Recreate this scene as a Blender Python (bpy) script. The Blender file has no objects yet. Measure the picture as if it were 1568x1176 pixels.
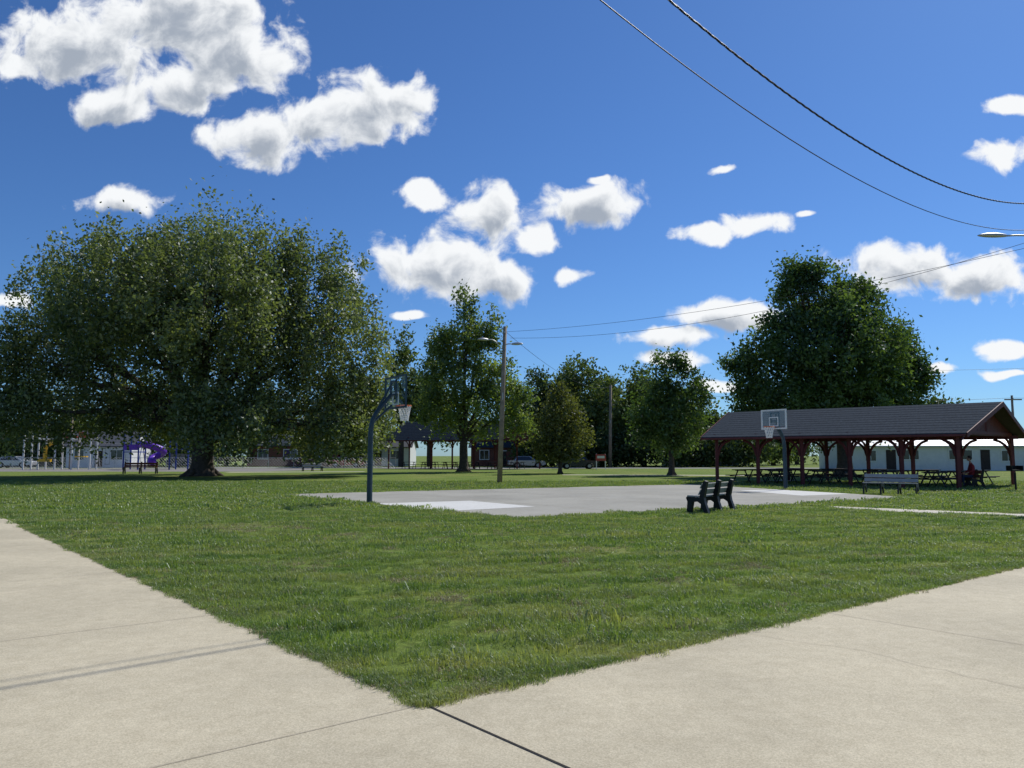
import bpy, math, random, numpy as np
from mathutils import Vector, Matrix, noise
random.seed(7)
rng = np.random.default_rng(7)
scene = bpy.context.scene
scene.view_settings.view_transform = 'Standard'
scene.view_settings.look = 'None'
scene.view_settings.exposure = 0
V = Vector

# ------------------------------------------------------------------ materials
def nodes_of(m):
    m.use_nodes = True
    nt = m.node_tree
    nt.nodes.clear()
    return nt

def new_mat(name, col, rough=0.8, metal=0.0, var=0.15, scale=6.0, bump=0.0, bscale=40.0, spec=0.3, detail=6):
    m = bpy.data.materials.new(name)
    nt = nodes_of(m); N = nt.nodes; L = nt.links
    out = N.new('ShaderNodeOutputMaterial'); b = N.new('ShaderNodeBsdfPrincipled')
    L.new(b.outputs[0], out.inputs[0])
    b.inputs['Roughness'].default_value = rough
    b.inputs['Metallic'].default_value = metal
    b.inputs['Specular IOR Level'].default_value = spec
    g = N.new('ShaderNodeNewGeometry')
    n = N.new('ShaderNodeTexNoise'); n.inputs['Scale'].default_value = scale; n.inputs['Detail'].default_value = detail
    n.inputs['Roughness'].default_value = 0.65
    L.new(g.outputs['Position'], n.inputs['Vector'])
    r = N.new('ShaderNodeValToRGB')
    r.color_ramp.elements[0].position = 0.3; r.color_ramp.elements[1].position = 0.7
    r.color_ramp.elements[0].color = tuple(c*(1-var) for c in col)+(1,)
    r.color_ramp.elements[1].color = tuple(min(1, c*(1+var)) for c in col)+(1,)
    L.new(n.outputs[0], r.inputs[0]); L.new(r.outputs[0], b.inputs['Base Color'])
    if bump > 0:
        n2 = N.new('ShaderNodeTexNoise'); n2.inputs['Scale'].default_value = bscale; n2.inputs['Detail'].default_value = 4
        L.new(g.outputs['Position'], n2.inputs['Vector'])
        bp = N.new('ShaderNodeBump'); bp.inputs['Strength'].default_value = bump; bp.inputs['Distance'].default_value = 0.01
        L.new(n2.outputs[0], bp.inputs['Height']); L.new(bp.outputs[0], b.inputs['Normal'])
    return m

def leaf_mat(name, dark, light, trans=0.35, attr='tint', ttint=(1.25, 1.3, 0.6), gloss=0.03, world_noise=None, dry=None):
    m = bpy.data.materials.new(name)
    nt = nodes_of(m); N = nt.nodes; L = nt.links
    out = N.new('ShaderNodeOutputMaterial')
    a = N.new('ShaderNodeAttribute'); a.attribute_name = attr
    r = N.new('ShaderNodeValToRGB')
    r.color_ramp.elements[0].color = dark+(1,); r.color_ramp.elements[1].color = light+(1,)
    L.new(a.outputs['Fac'], r.inputs[0])
    col = r.outputs[0]
    if world_noise:
        g = N.new('ShaderNodeNewGeometry')
        mp = N.new('ShaderNodeMapping'); mp.inputs['Rotation'].default_value = (0, 0, math.radians(-38)); mp.inputs['Scale'].default_value = (.4, 1.3, 1)
        L.new(g.outputs['Position'], mp.inputs[0])
        n = N.new('ShaderNodeTexNoise'); n.inputs['Scale'].default_value = world_noise; n.inputs['Detail'].default_value = 6; n.inputs['Roughness'].default_value = .7
        L.new(mp.outputs[0], n.inputs['Vector'])
        r2 = N.new('ShaderNodeValToRGB'); r2.color_ramp.elements[0].position = 0.43; r2.color_ramp.elements[1].position = 0.66
        r2.color_ramp.elements[0].color = (0, 0, 0, 1); r2.color_ramp.elements[1].color = (0.85, 0.85, 0.85, 1)
        L.new(n.outputs[0], r2.inputs[0])
        mx = N.new('ShaderNodeMixRGB'); mx.inputs[2].default_value = dry+(1,)
        L.new(r2.outputs[0], mx.inputs[0]); L.new(col, mx.inputs[1]); col = mx.outputs[0]
        # mower passes: blades laid one way, then the other
        wv = N.new('ShaderNodeTexWave'); wv.bands_direction = 'Y'; wv.inputs['Scale'].default_value = .33; wv.inputs['Distortion'].default_value = 1.2
        wv.inputs['Detail'].default_value = 3; L.new(mp.outputs[0], wv.inputs['Vector'])
        r3 = N.new('ShaderNodeValToRGB'); r3.color_ramp.elements[0].position = .3; r3.color_ramp.elements[1].position = .7
        r3.color_ramp.elements[0].color = (.78, .84, .8, 1); r3.color_ramp.elements[1].color = (1.1, 1.08, 1.1, 1)
        L.new(wv.outputs['Fac'], r3.inputs[0])
        m3 = N.new('ShaderNodeMixRGB'); m3.blend_type = 'MULTIPLY'; m3.inputs[0].default_value = 1
        L.new(col, m3.inputs[1]); L.new(r3.outputs[0], m3.inputs[2]); col = m3.outputs[0]
    d = N.new('ShaderNodeBsdfDiffuse'); t = N.new('ShaderNodeBsdfTranslucent'); gl = N.new('ShaderNodeBsdfGlossy')
    gl.inputs['Roughness'].default_value = 0.5; gl.inputs['Color'].default_value = (0.9, 0.95, 1, 1)
    tm = N.new('ShaderNodeMixRGB'); tm.blend_type = 'MULTIPLY'; tm.inputs[0].default_value = 1; tm.inputs[2].default_value = ttint+(1,)
    L.new(col, tm.inputs[1]); L.new(tm.outputs[0], t.inputs[0]); L.new(col, d.inputs[0])
    m1 = N.new('ShaderNodeMixShader'); m1.inputs[0].default_value = trans
    L.new(d.outputs[0], m1.inputs[1]); L.new(t.outputs[0], m1.inputs[2])
    m2 = N.new('ShaderNodeMixShader'); m2.inputs[0].default_value = gloss
    L.new(m1.outputs[0], m2.inputs[1]); L.new(gl.outputs[0], m2.inputs[2]); L.new(m2.outputs[0], out.inputs[0])
    return m

M = {}
M['maroon'] = new_mat('maroon_paint', (0.115, 0.026, 0.028), 0.6, var=0.25, scale=3)
M['shingle'] = new_mat('shingle', (0.042, 0.054, 0.068), 1.0, var=0.35, scale=9, bump=0.4, bscale=14, spec=.05)
M['shingle2'] = new_mat('shingle_grey', (0.10, 0.105, 0.12), 0.95, var=0.25, scale=5, spec=.1)
M['wood_dark'] = new_mat('old_wood', (0.05, 0.038, 0.034), 0.85, var=0.3, scale=5)
M['pole_wood'] = new_mat('pole_wood', (0.25, 0.20, 0.15), 0.9, var=0.3, scale=4, bump=0.3)
M['bark'] = new_mat('bark', (0.075, 0.06, 0.047), 0.95, var=0.45, scale=5, bump=0.9, bscale=9)
M['black_plastic'] = new_mat('black_plastic', (0.012, 0.012, 0.013), 0.5, var=0.2)
M['grey_slat'] = new_mat('grey_slat', (0.33, 0.33, 0.32), 0.7, var=0.15)
M['red_slat'] = new_mat('brown_slat', (0.16, 0.055, 0.03), 0.7, var=0.2)
M['teal_metal'] = new_mat('dark_teal_metal', (0.03, 0.055, 0.075), 0.42, 0.1, var=0.25)
M['steel'] = new_mat('galvanised_steel', (0.42, 0.43, 0.44), 0.45, 0.6, var=0.1)
M['white_paint'] = new_mat('white_paint', (0.72, 0.72, 0.70), 0.6, var=0.06)
M['white_siding'] = new_mat('white_siding', (0.66, 0.67, 0.67), 0.7, var=0.08, scale=2)
M['grey_siding'] = new_mat('grey_siding', (0.28, 0.30, 0.32), 0.7, var=0.08, scale=2)
M['brick'] = new_mat('brick', (0.17, 0.07, 0.05), 0.9, var=0.3, scale=12)
M['metal_roof'] = new_mat('metal_roof', (0.48, 0.49, 0.50), 0.4, 0.3, var=0.1, scale=2)
M['glass'] = new_mat('dark_glass', (0.02, 0.025, 0.03), 0.08, 0, var=0.1, spec=0.8)
M['orange'] = new_mat('orange_rim', (0.6, 0.12, 0.02), 0.45, var=0.1)
M['net'] = new_mat('net_cord', (0.75, 0.75, 0.73), 0.9, var=0.05)
M['purple'] = new_mat('purple_plastic', (0.14, 0.04, 0.45), 0.35, var=0.1)
M['yellow'] = new_mat('yellow_plastic', (0.75, 0.42, 0.03), 0.4, var=0.1)
M['blue'] = new_mat('blue_paint', (0.03, 0.06, 0.30), 0.4, var=0.1)
M['wire'] = new_mat('wire_rubber', (0.015, 0.015, 0.016), 0.5, var=0.2)
M['rubber'] = new_mat('tyre', (0.02, 0.02, 0.02), 0.8)
M['car_dark'] = new_mat('car_dark', (0.03, 0.035, 0.045), 0.2, 0.3, var=0.03, spec=0.6)
M['car_red'] = new_mat('car_red', (0.35, 0.02, 0.02), 0.2, 0.1, var=0.03, spec=0.6)
M['car_silver'] = new_mat('car_silver', (0.45, 0.46, 0.48), 0.25, 0.4, var=0.03, spec=0.6)
M['red_sign'] = new_mat('red_sign', (0.45, 0.08, 0.07), 0.5)
M['joint'] = new_mat('joint_filler', (0.035, 0.03, 0.025), 0.95, var=0.4, scale=30)
M['tool_joint'] = new_mat('tooled_joint', (0.34, 0.30, 0.235), 0.95, var=0.3, scale=10)
M['gravel'] = new_mat('gravel', (0.22, 0.205, 0.185), 0.95, var=0.3, scale=3, bump=0.5)
M['asphalt'] = new_mat('asphalt', (0.22, 0.22, 0.22), 0.9, var=0.15, scale=1.5)
M['skin'] = new_mat('skin', (0.42, 0.22, 0.15), 0.5, var=0.05)
M['hair'] = new_mat('hair', (0.03, 0.018, 0.012), 0.6)
M['shirt'] = new_mat('red_shirt', (0.28, 0.03, 0.035), 0.9)
M['jeans'] = new_mat('jeans', (0.03, 0.045, 0.09), 0.9)

def concrete(name, base, speck=0.12, stain=0.22, stain_scale=0.55):
    m = bpy.data.materials.new(name)
    nt = nodes_of(m); N = nt.nodes; L = nt.links
    out = N.new('ShaderNodeOutputMaterial'); b = N.new('ShaderNodeBsdfPrincipled'); L.new(b.outputs[0], out.inputs[0])
    b.inputs['Roughness'].default_value = 0.85; b.inputs['Specular IOR Level'].default_value = 0.2
    g = N.new('ShaderNodeNewGeometry')
    def nz(sc, det, ro=0.6):
        n = N.new('ShaderNodeTexNoise'); n.inputs['Scale'].default_value = sc; n.inputs['Detail'].default_value = det
        n.inputs['Roughness'].default_value = ro
        L.new(g.outputs['Position'], n.inputs['Vector']); return n
    a = nz(stain_scale, 8, 0.62); c = nz(95, 4, 0.8); mid = nz(7, 6, 0.7)
    def ramp(n, lo, hi, p0=0.35, p1=0.65):
        r = N.new('ShaderNodeValToRGB'); r.color_ramp.elements[0].position = p0; r.color_ramp.elements[1].position = p1
        r.color_ramp.elements[0].color = lo; r.color_ramp.elements[1].color = hi
        L.new(n.outputs[0], r.inputs[0]); return r
    r1 = ramp(a, tuple(x*(1-stain) for x in base)+(1,), base+(1,), 0.3, 0.6)
    r2 = ramp(c, (1-speck*2, 1-speck*2, 1-speck*2.1, 1), (1+speck, 1+speck, 1+speck, 1), 0.3, 0.7)
    r3 = ramp(mid, (0.90, 0.89, 0.87, 1), (1.03, 1.03, 1.03, 1))
    m1 = N.new('ShaderNodeMixRGB'); m1.blend_type = 'MULTIPLY'; m1.inputs[0].default_value = 1
    m2 = N.new('ShaderNodeMixRGB'); m2.blend_type = 'MULTIPLY'; m2.inputs[0].default_value = 1
    L.new(r1.outputs[0], m1.inputs[1]); L.new(r2.outputs[0], m1.inputs[2])
    L.new(m1.outputs[0], m2.inputs[1]); L.new(r3.outputs[0], m2.inputs[2])
    L.new(m2.outputs[0], b.inputs['Base Color'])
    bp = N.new('ShaderNodeBump'); bp.inputs['Strength'].default_value = 0.35; bp.inputs['Distance'].default_value = 0.004
    L.new(c.outputs[0], bp.inputs['Height']); L.new(bp.outputs[0], b.inputs['Normal'])
    return m
M['walk'] = concrete('sidewalk_concrete', (0.60, 0.535, 0.39), 0.2, 0.20)
M['court'] = concrete('court_concrete', (0.37, 0.36, 0.315), 0.05, 0.25, 0.3)
M['patch'] = concrete('new_concrete', (0.64, 0.64, 0.61), 0.04, 0.08)
M['path'] = concrete('path_concrete', (0.60, 0.56, 0.47), 0.05, 0.12)

def ground_mat():
    m = bpy.data.materials.new('lawn')
    nt = nodes_of(m); N = nt.nodes; L = nt.links
    out = N.new('ShaderNodeOutputMaterial'); b = N.new('ShaderNodeBsdfPrincipled'); L.new(b.outputs[0], out.inputs[0])
    b.inputs['Roughness'].default_value = 0.95; b.inputs['Specular IOR Level'].default_value = 0.1
    g = N.new('ShaderNodeNewGeometry')
    def nz(sc, det, ro=0.6):
        n = N.new('ShaderNodeTexNoise'); n.inputs['Scale'].default_value = sc; n.inputs['Detail'].default_value = det
        n.inputs['Roughness'].default_value = ro
        L.new(g.outputs['Position'], n.inputs['Vector']); return n
    a = nz(0.22, 8, 0.65); f = nz(9, 8, 0.75)
    r = N.new('ShaderNodeValToRGB'); e = r.color_ramp.elements
    e[0].position = 0.3; e[0].color = (0.11, 0.175, 0.033, 1)
    e[1].position = 0.72; e[1].color = (0.26, 0.25, 0.085, 1)
    x = e.new(0.52); x.color = (0.155, 0.21, 0.045, 1)
    L.new(a.outputs[0], r.inputs[0])
    r2 = N.new('ShaderNodeValToRGB'); r2.color_ramp.elements[0].position = 0.32; r2.color_ramp.elements[1].position = 0.68
    r2.color_ramp.elements[0].color = (0.5, 0.5, 0.5, 1); r2.color_ramp.elements[1].color = (1.35, 1.35, 1.25, 1)
    L.new(f.outputs[0], r2.inputs[0])
    mx = N.new('ShaderNodeMixRGB'); mx.blend_type = 'MULTIPLY'; mx.inputs[0].default_value = 1
    L.new(r.outputs[0], mx.inputs[1]); L.new(r2.outputs[0], mx.inputs[2]); L.new(mx.outputs[0], b.inputs['Base Color'])
    bp = N.new('ShaderNodeBump'); bp.inputs['Strength'].default_value = 0.8; bp.inputs['Distance'].default_value = 0.05
    L.new(f.outputs[0], bp.inputs['Height']); L.new(bp.outputs[0], b.inputs['Normal'])
    return m
M['ground'] = ground_mat()

# ------------------------------------------------------------------ mesh helpers
def link(o, parent=None):
    scene.collection.objects.link(o)
    if parent is not None:
        o.parent = parent
    return o

def empty(name, loc=(0, 0, 0), rz=0.0):
    o = bpy.data.objects.new(name, None); o.empty_display_size = 0.3
    o.location = loc; o.rotation_euler = (0, 0, rz)
    return link(o)

class MB:
    def __init__(s): s.v = []; s.f = []
    def add(s, vs, fs):
        k = len(s.v); s.v += [tuple(p) for p in vs]; s.f += [tuple(i+k for i in f) for f in fs]; return s
    def box(s, c, size, rz=0, tilt=0):
        x, y, z = [d/2 for d in size]
        R = Matrix.Rotation(rz, 3, 'Z') @ Matrix.Rotation(tilt, 3, 'X')
        vs = [V(c)+R @ V((a*x, b*y, d*z)) for d in (-1, 1) for a, b in ((-1, -1), (1, -1), (1, 1), (-1, 1))]
        return s.add(vs, [(3, 2, 1, 0), (4, 5, 6, 7), (0, 1, 5, 4), (1, 2, 6, 5), (2, 3, 7, 6), (3, 0, 4, 7)])
    def tube(s, pts, rad, seg=8, twist=0.0):
        pts = [V(p) for p in pts]; n = len(pts)
        if not hasattr(rad, '__len__'): rad = [rad]*n
        vs = []; pb = None
        for i, p in enumerate(pts):
            t = (pts[min(i+1, n-1)]-pts[max(i-1, 0)])
            t = t.normalized() if t.length > 1e-9 else V((0, 0, 1))
            if pb is None:
                ref = V((0, 0, 1)) if abs(t.z) < 0.9 else V((1, 0, 0))
                a = t.cross(ref).normalized()
            else:
                a = (pb - t*pb.dot(t)).normalized()
            pb = a
            b = t.cross(a)
            for k in range(seg):
                an = 2*math.pi*(k+0.5)/seg+twist
                vs.append(p+(a*math.cos(an)+b*math.sin(an))*rad[i])
        fs = []
        for i in range(n-1):
            for k in range(seg):
                k2 = (k+1) % seg
                fs.append((i*seg+k, i*seg+k2, (i+1)*seg+k2, (i+1)*seg+k))
        fs.append(tuple(range(seg-1, -1, -1))); fs.append(tuple((n-1)*seg+k for k in range(seg)))
        return s.add(vs, fs)
    def prism(s, prof, origin, sdir, udir, w):
        o = V(origin); sd = V(sdir); ud = V(udir); n = len(prof)
        vs = [o+sd*p[0]+V((0, 0, p[1]))-ud*w/2 for p in prof]+[o+sd*p[0]+V((0, 0, p[1]))+ud*w/2 for p in prof]
        fs = [tuple(range(n)), tuple(range(2*n-1, n-1, -1))]
        fs += [(i, i+n, (i+1) % n+n, (i+1) % n) for i in range(n)]
        return s.add(vs, fs)
    def slab(s, q, th):
        q = [V(p) for p in q]; n = len(q)
        vs = q+[p-V((0, 0, th)) for p in q]
        fs = [tuple(range(n)), tuple(range(2*n-1, n-1, -1))]+[(i, i+n, (i+1) % n+n, (i+1) % n) for i in range(n)]
        return s.add(vs, fs)
    def ellip(s, c, r, nu=12, nv=8):
        vs = []; fs = []
        for j in range(nv+1):
            ph = math.pi*j/nv
            for i in range(nu):
                th = 2*math.pi*i/nu
                vs.append((c[0]+r[0]*math.sin(ph)*math.cos(th), c[1]+r[1]*math.sin(ph)*math.sin(th), c[2]+r[2]*math.cos(ph)))
        for j in range(nv):
            for i in range(nu):
                fs.append((j*nu+i, (j+1)*nu+i, (j+1)*nu+(i+1) % nu, j*nu+(i+1) % nu))
        return s.add(vs, fs)
    def obj(s, name, mat, parent=None, smooth=False, loc=None):
        me = bpy.data.meshes.new(name); me.from_pydata(s.v, [], s.f); me.update()
        me.materials.append(M[mat] if isinstance(mat, str) else mat)
        if smooth:
            for p in me.polygons: p.use_smooth = True
        o = bpy.data.objects.new(name, me)
        if loc: o.location = loc
        return link(o, parent)

def sheet(name, pts, z, mat):
    mb = MB(); mb.add([(x, y, z) for x, y in pts], [tuple(range(len(pts)))])
    o = mb.obj(name, mat)
    if o.data.polygons[0].normal.z < 0: o.data.flip_normals()
    return o

# ------------------------------------------------------------------ ground sheets
mb = MB(); S = 900
mb.add([(-S, -200, 0), (S, -200, 0), (S, 1400, 0), (-S, 1400, 0)], [(0, 1, 2, 3)]); mb.obj('ground', 'ground')

K = V((-0.545, 4.98)); E1 = V((0.785, 0.62)); E2 = V((-0.64, 0.765))
def kp(a, b): p = K+E1*a+E2*b; return (p.x, p.y)
sheet('sidewalk', [kp(0, 0), kp(45, 0), kp(45, -9), kp(-9, -9), kp(-9, 45), kp(0, 45)], 0.004, 'walk')
def strip(a0, b0, a1, b1, w):
    p = V(kp(a0, b0)); q = V(kp(a1, b1)); d = (q-p).normalized(); n = V((-d.y, d.x))*w/2
    return [(p-n)[:], (q-n)[:], (q+n)[:], (p+n)[:]]
jm = MB(); tm = MB()
def addstrip(m, q, z=0.008): m.add([(x, y, z) for x, y in q], [(0, 1, 2, 3)])
addstrip(jm, strip(0.0, 0.0, 0.0, -8.9, 0.016))
addstrip(tm, strip(-0.03, 0, -8.9, 0, 0.006))
for k in range(1, 10):
    addstrip(tm, strip(-0.02, k*3.6, -8.9, k*3.6, 0.007))
    addstrip(tm, strip(k*4.0+.6, -0.02, k*4.0+.6, -8.9, 0.007))
def crack(a, b, da, db, n, w):
    pa, pb = a, b
    for i in range(n):
        qa, qb = pa+da+rng.normal()*.04, pb+db+rng.normal()*.04
        addstrip(tm, strip(pa, pb, qa, qb, w), 0.0085); pa, pb = qa, qb
crack(3.2, -.02, .03, -.12, 26, .004); crack(-.02, 6.3, -.13, .02, 20, .004)
jr = empty('sidewalk_joints'); jm.obj('expansion_joint', 'joint', jr); tm.obj('tooled_joints', 'tool_joint', jr)

COURT = [(0.18, 19.45), (14.8, 28.7), (9.6, 41.7), (-9.2, 31.1)]
sheet('basketball_court', COURT, 0.004, 'court')
cr = empty('court_markings')
mk = MB(); mk.add([(x, y, 0.008) for x, y in [(-4.35, 25.1), (-2.1, 21.5), (0.7, 23.6), (-1.43, 26.6)]], [(0, 1, 2, 3)])
mk.add([(x, y, 0.008) for x, y in [(11.1, 29.9), (13.6, 31.3), (12.0, 35.2), (10.0, 34.4)]], [(0, 1, 2, 3)])
mk.obj('repainted_key', 'patch', cr)
cj = MB()
A_, B_, C_, D_ = [V(p) for p in (COURT[0], COURT[1], COURT[2], COURT[3])]
for t in (.2, .4, .6, .8):
    p, q = A_.lerp(B_, t), D_.lerp(C_, t); d = (q-p).normalized(); n_ = V((-d.y, d.x))*.012
    cj.add([(x, y, .0065) for x, y in ((p-n_)[:], (q-n_)[:], (q+n_)[:], (p+n_)[:])], [(0, 1, 2, 3)])
for t in (.33, .66):
    p, q = A_.lerp(D_, t), B_.lerp(C_, t); d = (q-p).normalized(); n_ = V((-d.y, d.x))*.012
    cj.add([(x, y, .0072) for x, y in ((p-n_)[:], (q-n_)[:], (q+n_)[:], (p+n_)[:])], [(0, 1, 2, 3)])
cj.obj('slab_joints', 'tool_joint', cr)
PATH = [(9.65, 23.9), (9.7, 22.4), (24, 9.6), (25.2, 11.2)]
sheet('concrete_path', PATH, 0.004, 'path')
sheet('park_path', [(4, 62.5), (4, 61.2), (13, 60.0), (22, 58), (22, 59.4), (13, 61.6)], 0.004, 'path')
sheet('street', [(-140, 99), (160, 84), (160, 91), (-140, 106)], 0.004, 'asphalt')
sheet('playground_surface', [(-90, 74), (-24, 74), (-20, 84), (-24, 92), (-90, 92)], 0.004, 'gravel')
sheet('playground_walk', [(-26, 70), (-14, 73), (-14, 74.5), (-26, 72)], 0.006, 'path')

# ------------------------------------------------------------------ grass tufts
grass_m = leaf_mat('grass_blades', (0.07, 0.145, 0.02), (0.25, 0.35, 0.065), 0.45, ttint=(1.25, 1.25, 0.6), gloss=0.06, world_noise=0.9, dry=(0.33, 0.34, 0.13))
dry_m = leaf_mat('dry_grass', (0.24, 0.21, 0.11), (0.5, 0.43, 0.26), 0.2, ttint=(1, 1, 0.8), gloss=0.03)
tcol = bpy.data.collections.new('grass_tufts')
def tuft(name, n, R, h, w, mat, lean=0.6):
    vs = []; fs = []; ti = []
    for i in range(n):
        r = R*math.sqrt(random.random()); an = random.random()*6.283
        bx, by = r*math.cos(an), r*math.sin(an)
        la = random.random()*6.283; ln = random.random()*lean
        hh = h*random.uniform(0.45, 1.15); ww = w*random.uniform(0.6, 1.2)
        dx, dy = math.cos(la), math.sin(la); px, py = -dy*ww/2, dx*ww/2
        t = random.random()
        p1 = (bx+dx*ln*hh*0.45, by+dy*ln*hh*0.45, hh*0.6)
        p2 = (bx+dx*ln*hh*1.2, by+dy*ln*hh*1.2, hh*(1-0.3*ln))
        k = len(vs)
        vs += [(bx-px, by-py, -0.005), (bx+px, by+py, -0.005), (p1[0]+px*.8, p1[1]+py*.8, p1[2]), (p1[0]-px*.8, p1[1]-py*.8, p1[2]), p2]
        fs += [(k, k+1, k+2, k+3), (k+3, k+2, k+4)]; ti += [t, t]
    me = bpy.data.meshes.new(name); me.from_pydata(vs, [], fs); me.materials.append(mat)
    a = me.attributes.new('tint', 'FLOAT', 'FACE'); a.data.foreach_set('value', ti)
    o = bpy.data.objects.new(name, me); tcol.objects.link(o)
for i in range(4): tuft('tuft_%d' % i, 85, 0.13, 0.062, 0.0055, grass_m, 1.0)
for i in range(4, 6): tuft('tuft_%d' % i, 90, 0.24, 0.058, 0.010, grass_m, 1.0)
for i in range(6, 8): tuft('tuft_%d' % i, 90, 0.42, 0.06, 0.022, grass_m, 1.0)
tuft('tuft_8', 60, 0.13, 0.035, 0.007, dry_m, 1.6)
tuft('tuft_9', 26, 0.16, 0.11, 0.010, grass_m, 1.1)

def inpoly(x, y, P):
    c = np.zeros(x.shape, bool); n = len(P)
    for i in range(n):
        x1, y1 = P[i]; x2, y2 = P[(i+1) % n]
        cond = ((y1 > y) != (y2 > y)) & (x < (x2-x1)*(y-y1)/((y2-y1)+1e-12)+x1)
        c ^= cond
    return c
DRY = [(-6.0, 16.6, .9), (-2.0, 12.8, .35), (-3.3, 15, .5), (3.3, 10.9, .35), (-.67, 8.5, .25), (-4.6, 16.8, .5), (5.6, 12.2, .4), (2.0, 9.6, .25), (-1.4, 9.8, .2), (0.9, 8.2, .2)]
for i in range(34): DRY.append((rng.uniform(-9, 9), rng.uniform(7, 21), rng.uniform(.12, .45)))
det = E1.x*E2.y-E1.y*E2.x
def scatter(y0, y1, dens):
    n = int((y1-y0)*2*0.80*y1*dens)
    x = rng.uniform(-0.8*y1, 0.8*y1, n); y = rng.uniform(y0, y1, n)
    dx, dy = x-K.x, y-K.y
    a = (dx*E2.y-dy*E2.x)/det; b = (E1.x*dy-E1.y*dx)/det
    ja = 0.04*np.sin(b*5.1)+0.035*np.sin(b*13.7+1)+0.03*np.sin(b*2.3); jb = 0.04*np.sin(a*4.3+2)+0.035*np.sin(a*11.9)+0.03*np.sin(a*2)
    ok = (np.abs(x) < 0.76*y+0.5) & (a > 0.07+ja) & (b > 0.07+jb) & ~inpoly(x, y, COURT)
    ok &= ~inpoly(x, y, PATH)
    return x[ok], y[ok], a[ok], b[ok]
PX = []; PY = []; KD = []; SC = []
for (y0, y1, dens, kinds, s0, s1) in [(4.9, 12.5, 56, (0, 1, 2, 3), .7, 1.15), (12.5, 22, 24, (4, 5), .7, 1.2), (22, 46, 7.5, (6, 7), .7, 1.2)]:
    x, y, a, b = scatter(y0, y1, dens)
    kd = rng.choice(kinds, len(x)); sc = rng.uniform(s0, s1, len(x))
    g = np.array([noise.noise(V((xx*0.9, yy*0.9, 3))) for xx, yy in zip(x, y)])
    g2 = np.array([noise.noise(V((xx*2.9, yy*2.9, 7))) for xx, yy in zip(x, y)])
    sc = sc*(1+0.55*g+.6*g2)
    if y0 < 12:
        m9 = rng.random(len(x)) < 0.035; kd = np.where(m9, 9, kd)
    if y0 < 22:
        # clippings left in loose windrows along the mower's passes
        pr = 0.06+.22*np.clip(np.sin(b*2.9+.8*np.sin(a*.7))-.55, 0, 1)*(g2 > -.1)
        m8 = (rng.random(len(x)) < pr); kd = np.where(m8, 8, kd)
        for (cx, cy, r) in DRY:
            d = np.hypot(x-cx, (y-cy)*1.0)+rng.normal(0, .3*r, len(x))
            m8 = (d < r) & (rng.random(len(x)) < 0.75); kd = np.where(m8, 8, kd)
    PX.append(x); PY.append(y); KD.append(kd); SC.append(sc)
for side in (0, 1):
    t = rng.uniform(0, 16, 1500); o = rng.normal(0.03, 0.035, 1500)
    a, b = (t, o) if side == 0 else (o, t)
    x = K.x+E1.x*a+E2.x*b; y = K.y+E1.y*a+E2.y*b
    PX.append(x); PY.append(y); KD.append(rng.choice([0, 1, 2, 3, 8], 1500)); SC.append(rng.uniform(.35, .85, 1500))
PX = np.concatenate(PX); PY = np.concatenate(PY); KD = np.concatenate(KD); SC = np.concatenate(SC)
n = len(PX)
me = bpy.data.meshes.new('grass'); me.vertices.add(n)
co = np.stack([PX, PY, np.full(n, 0.002)], 1).astype(np.float32); me.vertices.foreach_set('co', co.ravel())
me.attributes.new('kind', 'INT', 'POINT').data.foreach_set('value', KD.astype(np.int32))
me.attributes.new('scl', 'FLOAT', 'POINT').data.foreach_set('value', SC.astype(np.float32))
me.attributes.new('rot', 'FLOAT_VECTOR', 'POINT').data.foreach_set('vector', np.stack([rng.normal(0, .08, n), rng.normal(0, .08, n), rng.uniform(0, 6.28, n)], 1).astype(np.float32).ravel())
me.materials.append(grass_m)
go = link(bpy.data.objects.new('grass', me))
gn = bpy.data.node_groups.new('grass_scatter', 'GeometryNodeTree')
gn.interface.new_socket('Geometry', in_out='INPUT', socket_type='NodeSocketGeometry')
gn.interface.new_socket('Geometry', in_out='OUTPUT', socket_type='NodeSocketGeometry')
gi = gn.nodes.new('NodeGroupInput'); gout = gn.nodes.new('NodeGroupOutput')
ci = gn.nodes.new('GeometryNodeCollectionInfo'); ci.inputs['Collection'].default_value = tcol
ci.inputs['Separate Children'].default_value = True; ci.inputs['Reset Children'].default_value = True
m2p = gn.nodes.new('GeometryNodeMeshToPoints'); iop = gn.nodes.new('GeometryNodeInstanceOnPoints'); iop.inputs['Pick Instance'].default_value = True
def na(nm, ty):
    q = gn.nodes.new('GeometryNodeInputNamedAttribute'); q.data_type = ty; q.inputs['Name'].default_value = nm; return q.outputs[0]
gn.links.new(gi.outputs[0], m2p.inputs[0]); gn.links.new(m2p.outputs[0], iop.inputs['Points'])
gn.links.new(ci.outputs[0], iop.inputs['Instance']); gn.links.new(na('kind', 'INT'), iop.inputs['Instance Index'])
gn.links.new(na('rot', 'FLOAT_VECTOR'), iop.inputs['Rotation']); gn.links.new(na('scl', 'FLOAT'), iop.inputs['Scale'])
gn.links.new(iop.outputs[0], gout.inputs[0])
go.modifiers.new('scatter', 'NODES').node_group = gn

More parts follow.
